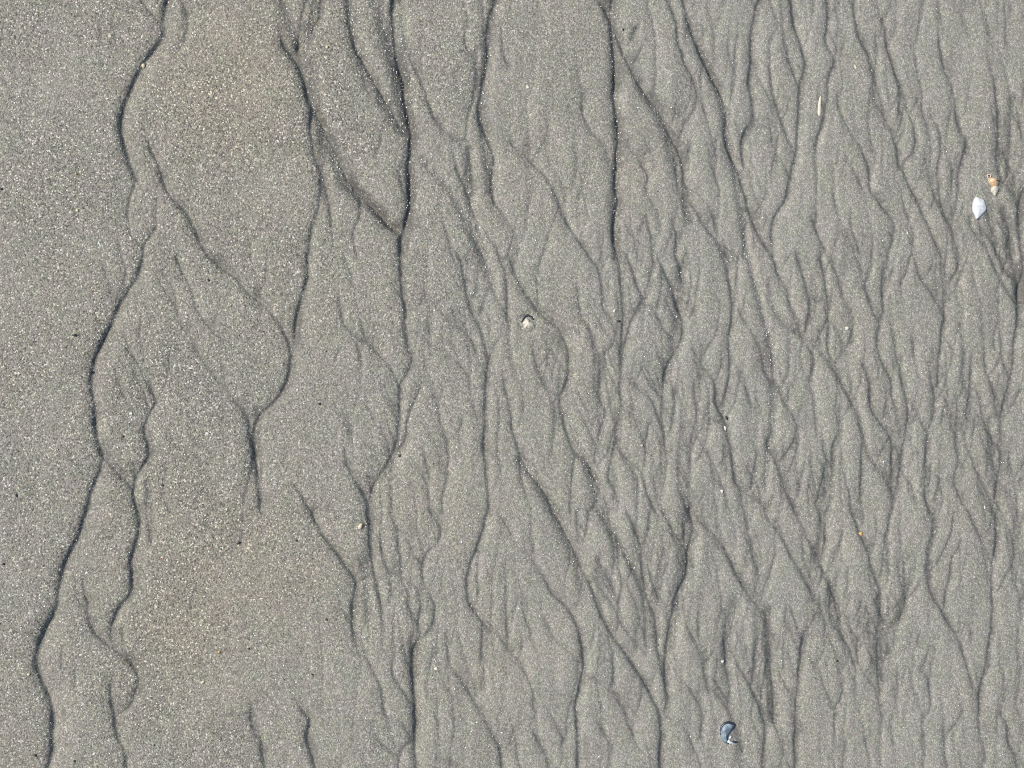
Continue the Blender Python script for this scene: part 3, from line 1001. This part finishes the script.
# smooth pale shell on the right
PXC, PYC = 979.5, 208.5
t = thing('clam_shell', PXC, PYC, 'smooth bluish white shell valve lying below the broken orange shell', 'shell')
pts = off(PXC, PYC, 9.143, 940, 150, [(330, 428), (375, 440), (405, 458), (420, 500), (425, 548), (390, 590), (340, 636), (318, 605), (300, 560), (295, 520), (303, 470)])
V, F = valve(pts, (-.3, 1.5), 3.4, .7, base=-.2, ridge=.2)
link_mesh('valve', V, F, M['bluewhite'], t)
V, F = lump(1.5, .9, .7, .5, 3, .9, (-2.4, -9.2), .12)
link_mesh('beak', V, F, M['white'], t)

# broken orange and white whelk beside it
PXC, PYC = 993.0, 184.0
t = thing('whelk_shell', PXC, PYC, 'broken orange shell with a holed top and a white pointed tip', 'shell')
body = off(PXC, PYC, 9.143, 940, 150, [(440, 268), (470, 250), (510, 255), (535, 290), (530, 325), (505, 345), (475, 335), (450, 300)])
V, F = valve(body, (.2, 1.2), 3.6, .6, base=-.2, ridge=.12); link_mesh('body_whorl', V, F, M['orange'], t)
tip = off(PXC, PYC, 9.143, 940, 150, [(482, 325), (520, 322), (540, 355), (525, 395), (505, 422), (485, 400), (463, 372)])
V, F = valve(tip, (1.7, -3.6), 2.6, .6, base=-.1, power=.8); link_mesh('tip', V, F, M['cream'], t)
# the ring of the broken spire
V, F = [], []
for a in range(20):
    for b in range(8):
        A, Bq = a * math.tau / 20, b * math.tau / 8
        R = 1.75 + .25 * math.sin(3 * A)
        V.append(((R + .62 * math.cos(Bq)) * math.cos(A) * MM - 4.2 * MM, (R * 1.15 + .62 * math.cos(Bq)) * math.sin(A) * MM + 7.6 * MM, (.9 + .62 * math.sin(Bq)) * MM))
        a2, b2 = (a + 1) % 20, (b + 1) % 8
        F.append((a * 8 + b, a2 * 8 + b, a2 * 8 + b2, a * 8 + b2))
link_mesh('spire_ring', V, F, M['cream'], t)
V, F = lump(1.3, 1.1, .8, .3, 8, .35, (-4.2, 7.4)); link_mesh('spire_core', V, F, M['brown'], t)
V, F = lump(1.6, 1.2, 1.3, .8, 9, 2.7, (2.7, 4.0)); link_mesh('brown_patch', V, F, M['brown'], t)
V, F = lump(1.1, .8, .9, .2, 19, 2.2, (2.4, .4)); link_mesh('brown_patch', V, F, M['brown'], t)
V, F = lump(1.3, .55, .6, 2.3, 10, 1.4, (-.2, 1.6)); link_mesh('ridge', V, F, M['white'], t)

# blue mussel at the foot of the picture
PXC, PYC = 728.0, 733.0
t = thing('mussel_shell', PXC, PYC, 'curved blue grey mussel shell with a dark rounded end and pale hinge', 'shell')
o1 = off(PXC, PYC, 12, 700, 700, [(252, 320), (285, 275), (335, 262), (385, 280), (405, 308), (390, 345), (360, 388), (334, 430), (320, 480), (325, 515), (290, 512), (262, 470), (245, 420), (242, 370)])
V, F = valve(o1, (-3.2, 3.2), 4.2, .8, base=-.2, power=.6, ridge=.16); link_mesh('valve', V, F, M['blueshell'], t)
o2 = off(PXC, PYC, 12, 700, 700, [(250, 330), (280, 280), (335, 262), (385, 280), (404, 308), (380, 318), (340, 292), (300, 300), (272, 345), (258, 410), (246, 400)])
rimpts = outline_xy(off(PXC, PYC, 12, 700, 700, [(246, 400), (248, 340), (278, 284), (335, 264), (385, 282), (402, 306)]), 6)
path = [np.array(p) for p in off(PXC, PYC, 12, 700, 700, [(247, 415), (246, 360), (262, 312), (295, 277), (335, 265), (378, 278), (400, 303)])]


def tube(path, r, z, seg=8):
    V, F = [], []
    n = len(path)
    for i, p in enumerate(path):
        d = path[min(i + 1, n - 1)] - path[max(i - 1, 0)]; d = d / np.hypot(*d); nn = np.array([-d[1], d[0]])
        rr = r * (.35 + .65 * math.sin(math.pi * (i + .4) / (n - .2)))
        for k in range(seg):
            a = k * math.tau / seg
            q = p + nn * rr * math.cos(a)
            V.append((q[0] * MM, q[1] * MM, (z + rr * math.sin(a)) * MM))
    for i in range(n - 1):
        for k in range(seg):
            k2 = (k + 1) % seg
            F.append((i * seg + k, (i + 1) * seg + k, (i + 1) * seg + k2, i * seg + k2))
    F.append(tuple(range(seg))[::-1]); F.append(tuple((n - 1) * seg + k for k in range(seg)))
    return V, F


V, F = tube(path, 1.5, .9); link_mesh('shade_rim', V, F, M['darkshell_shade'], t)  # dark strip standing in for the shadow at the upper left
V, F = valve(off(PXC, PYC, 12, 700, 700, [(318, 480), (350, 470), (375, 490), (430, 512), (400, 526), (345, 530), (322, 512)]), (1.0, -8.6), 2.2, .5, base=-.1, power=.8)
link_mesh('hinge', V, F, M['nacre'], t)
V, F = lump(2.6, .9, .8, -.35, 5, 2.0, (5.4, -8.3)); link_mesh('hinge_flake', V, F, M['darkshell_shade'], t)
V, F = lump(1.2, .7, .7, -.6, 6, 2.0, (-.6, -9.6)); link_mesh('hinge_flake', V, F, M['darkshell_shade'], t)
V, F = lump(2.0, 1.0, .7, .9, 7, .8, (2.0, -4.2)); link_mesh('hinge_flake', V, F, M['nacre'], t)

# upturned cream shell in the middle
PXC, PYC = 528.5, 322.0
t = thing('cockle_shell', PXC, PYC, 'small cream shell half sunk in sand with the shade of its hollow as a dark arc', 'shell')
V, F = valve(off(PXC, PYC, 12, 500, 290, [(264, 392), (292, 362), (312, 338), (345, 352), (362, 375), (398, 395), (418, 438), (385, 448), (352, 462), (322, 456), (292, 462), (286, 425)]), (.3, -1.6), 3.0, .6, base=-.3, power=.8, ridge=.15)
link_mesh('valve', V, F, M['cream'], t)
path = [np.array(p) for p in off(PXC, PYC, 12, 500, 290, [(262, 392), (274, 345), (300, 312), (335, 302), (368, 318), (395, 355), (418, 402)])]
V, F = tube(path[:6], 1.15, .3); link_mesh('shade_rim', V, F, M['darkshell_shade'], t)  # dark arc in place of the shaded inside of the hollow shell

# pale pointed sliver
PXC, PYC = 819.7, 105.0
t = tag(link_mesh('shell_sliver', *valve(off(PXC, PYC, 12, 790, 70, [(368, 296), (376, 330), (374, 400), (372, 480), (366, 545), (345, 555), (328, 520), (335, 440), (348, 350)]), (-.4, -2), .9, .5, base=-.2), M['pinkcream']),
        'long narrow cream shell sliver lying upright between two thin rills', 'shell fragment')
t.location = (wx(PXC), wy(PYC), ground_z(PXC, PYC))

# the rest: every stone and chip large enough to be told apart
SMALL = [
 # kind, px, py, rx, ry, rot, material, category, label
 ('pebble', 360.3, 526.3, 2.1, 4.2, -.6, 'yellow', 'pebble', 'largest pale yellow pebble, beside the forking channel left of centre'),
 ('pebble', 142.3, 64.8, 2.4, 2.9, .2, 'yellow', 'pebble', 'yellow pebble on the dark bank of the upper left channel'),
 ('pebble', 861.3, 534.0, 2.6, 2.4, .4, 'ochre', 'pebble', 'ochre pebble sitting in a thin rill on the right'),
 ('shell_chip', 847.0, 328.3, 2.1, 2.4, .3, 'white', 'shell chip', 'round white chip at the bend of a rill on the right'),
 ('shell_chip', 855.5, 67.0, 1.2, 3.0, .45, 'pinkcream', 'shell chip', 'slanting cream chip up and right of the long sliver'),
 ('shell_chip', 527.7, 87.2, 2.2, 2.0, 0, 'white', 'shell chip', 'round white chip alone on smooth sand near the top middle'),
 ('shell_chip', 725.6, 428.3, 1.6, 2.8, .5, 'white', 'shell chip', 'white chip just below a black pebble right of centre'),
 ('shell_chip', 99.3, 243.3, .9, 3.2, .6, 'nacre', 'shell chip', 'thin white slanting sliver on smooth sand at the left'),
 ('shell_chip', 614.5, 310.5, 1.0, 2.9, -.6, 'white', 'shell chip', 'thin white splinter on dark grit beside a forked rill in the middle'),
 ('shell_chip', 722.0, 491.3, 2.0, 2.1, 0, 'white', 'shell chip', 'white chip left of a dark rill, below the black pebble'),
 ('shell_chip', 207.4, 433.5, 2.1, 1.9, 0, 'white', 'shell chip', 'white chip on open sand left of the dark forked rill'),
 ('shell_chip', 131.0, 413.7, 2.0, 2.3, 0, 'white', 'shell chip', 'white chip on the sand island between the two left channels'),
 ('shell_chip', 723.0, 662.0, 1.9, 1.9, 0, 'white', 'shell chip', 'white chip amid dark feathery rills above the mussel shell'),
 ('shell_chip', 86.6, 573.0, 1.9, 2.0, .2, 'white', 'shell chip', 'white chip at the head of a thin rill right of the deep left channel'),
 ('shell_chip', 436.0, 668.8, 2.7, 1.8, 0, 'white', 'shell chip', 'wide white chip on the dark floor of the lower channel'),
 ('shell_chip', 278.3, 141.3, 1.1, 2.6, .75, 'white', 'shell chip', 'slanting white chip on plain sand left of the black rill'),
 ('shell_chip', 389.2, 99.4, 2.1, 1.9, 0, 'cream', 'shell chip', 'cream chip on dark gritty bank between two top channels'),
 ('shell_chip', 908.0, 233.0, 1.2, 2.1, .5, 'pinkcream', 'shell chip', 'small pinkish chip in a rill left of the white shell'),
 ('shell_chip', 94.0, 754.0, 2.0, 1.5, 0, 'white', 'shell chip', 'white chip on sand near the bottom left corner'),
 ('shell_chip', 746.2, 742.6, 1.4, 1.2, 0, 'white', 'shell chip', 'tiny white chip just right of the mussel shell'),
 ('shell_chip', 985.4, 507.6, 1.1, 2.0, .1, 'white', 'shell chip', 'small white chip on smooth sand near the right edge'),
 ('shell_chip', 642.0, 445.5, 1.8, 1.2, .4, 'cream', 'shell chip', 'small cream chip in a rill between the two middle forks'),
 ('pebble', 77.5, 210.5, 1.9, 2.0, 0, 'yellow', 'pebble', 'small yellow pebble on coarse sand left of the upper left channel'),
 ('pebble', 76.0, 173.8, 1.5, 1.5, 0, 'ochre', 'pebble', 'small rust pebble above the small yellow one at the left'),
 ('pebble', 28.5, 674.5, 2.0, 1.6, .3, 'yellow', 'pebble', 'small yellow pebble left of the deep bend in the left channel'),
 ('pebble', 203.0, 682.0, 2.2, 1.6, .9, 'yellow', 'pebble', 'bright yellow pebble on wide sand at the lower left'),
 ('pebble', 219.0, 652.0, 1.5, 1.7, 0, 'ochre', 'pebble', 'rust pebble up and right of the bright yellow pebble'),
 ('pebble', 327.0, 47.2, 1.6, 2.2, 0, 'yellow', 'pebble', 'small yellow pebble right of the black forked rill at the top'),
 ('pebble', 74.5, 335.0, 2.4, 1.9, -.5, 'black', 'pebble', 'large black pebble alone on sand left of the channel'),
 ('pebble', 90.0, 371.8, 1.5, 1.8, .3, 'black', 'pebble', 'black pebble on the left bank of the deep left channel'),
 ('pebble', 16.2, 495.2, 2.1, 1.7, -.5, 'black', 'pebble', 'black pebble near the left edge halfway down'),
 ('pebble', 122.8, 436.5, 1.5, 1.4, 0, 'black', 'pebble', 'black pebble below the white chip between the left channels'),
 ('pebble', 319.4, 403.7, 1.8, 1.4, -.5, 'black', 'pebble', 'black pebble on bare sand right of the dark forked rill'),
 ('pebble', 399.3, 456.0, 2.2, 1.7, -.5, 'black', 'pebble', 'black pebble beside two joining rills near the centre'),
 ('pebble', 35.2, 755.3, 2.0, 1.7, 0, 'black', 'pebble', 'black pebble in the bottom left corner left of the channel'),
 ('pebble', 74.5, 761.3, 1.4, 1.5, 0, 'black', 'pebble', 'small black pebble at the bottom edge right of the left channel'),
 ('pebble', 238.6, 542.8, 1.9, 1.5, .5, 'black', 'pebble', 'black pebble on open sand below the dark forked rill'),
 ('pebble', 3.3, 564.0, 1.8, 1.4, .4, 'black', 'pebble', 'black pebble against the left edge below the middle'),
 ('pebble', 248.8, 648.6, 1.3, 1.2, 0, 'black', 'pebble', 'small black pebble on sand right of the rust pebble'),
 ('pebble', 326.3, 619.6, 1.9, 1.2, -.6, 'black', 'pebble', 'black pebble left of the long channel in the lower middle'),
 ('pebble', 312.2, 674.5, 1.3, 1.3, 0, 'black', 'pebble', 'small black pebble above the short rill at the bottom'),
 ('pebble', 727.3, 418.0, 1.7, 2.6, .5, 'black', 'pebble', 'black oval pebble just above a white chip in a rill'),
 ('pebble', 296.3, 540.5, 1.4, 1.3, 0, 'black', 'pebble', 'small black pebble left of the diagonal dark rill'),
 ('pebble', 208.6, 280.2, 1.6, 1.3, -.4, 'black', 'pebble', 'black pebble between two thin diagonal rills'),
 ('pebble', 623.2, 29.3, 1.4, 1.3, 0, 'black', 'pebble', 'small black pebble right of the black rill at the top'),
 ('pebble', 837.2, 661.0, 1.5, 1.2, 0, 'black', 'pebble', 'small black pebble among fine rills at lower right'),
 ('pebble', 162.3, 485.2, 1.3, 1.2, 0, 'black', 'pebble', 'small black pebble right of the joining left channels'),
 ('pebble', 618.8, 321.0, 1.9, 1.5, .3, 'black', 'pebble', 'black pebble beside the white splinter in the middle'),
 ('pebble', 1.2, 189.0, 1.5, 1.6, 0, 'black', 'pebble', 'black pebble against the left edge in the upper part'),
]
for k, (kind, px, py, rx, ry, rot, mat, cat, label) in enumerate(SMALL):
    flat = .55 if kind == 'pebble' else .38
    sh = .85 if kind == 'pebble' else .78
    rx *= sh; ry *= sh
    rz = flat * min(rx, ry) + .25
    V, F = lump(rx, ry, rz, rot, 100 + k, rz * .45, rough=.13 if kind == 'pebble' else .2)
    o = tag(link_mesh(kind, V, F, M[mat], smooth=kind == 'pebble'), label, cat,
            'shell chips on the sand' if kind == 'shell_chip' else 'pebbles on the sand')
    o.location = (wx(px), wy(py), ground_z(px, py))
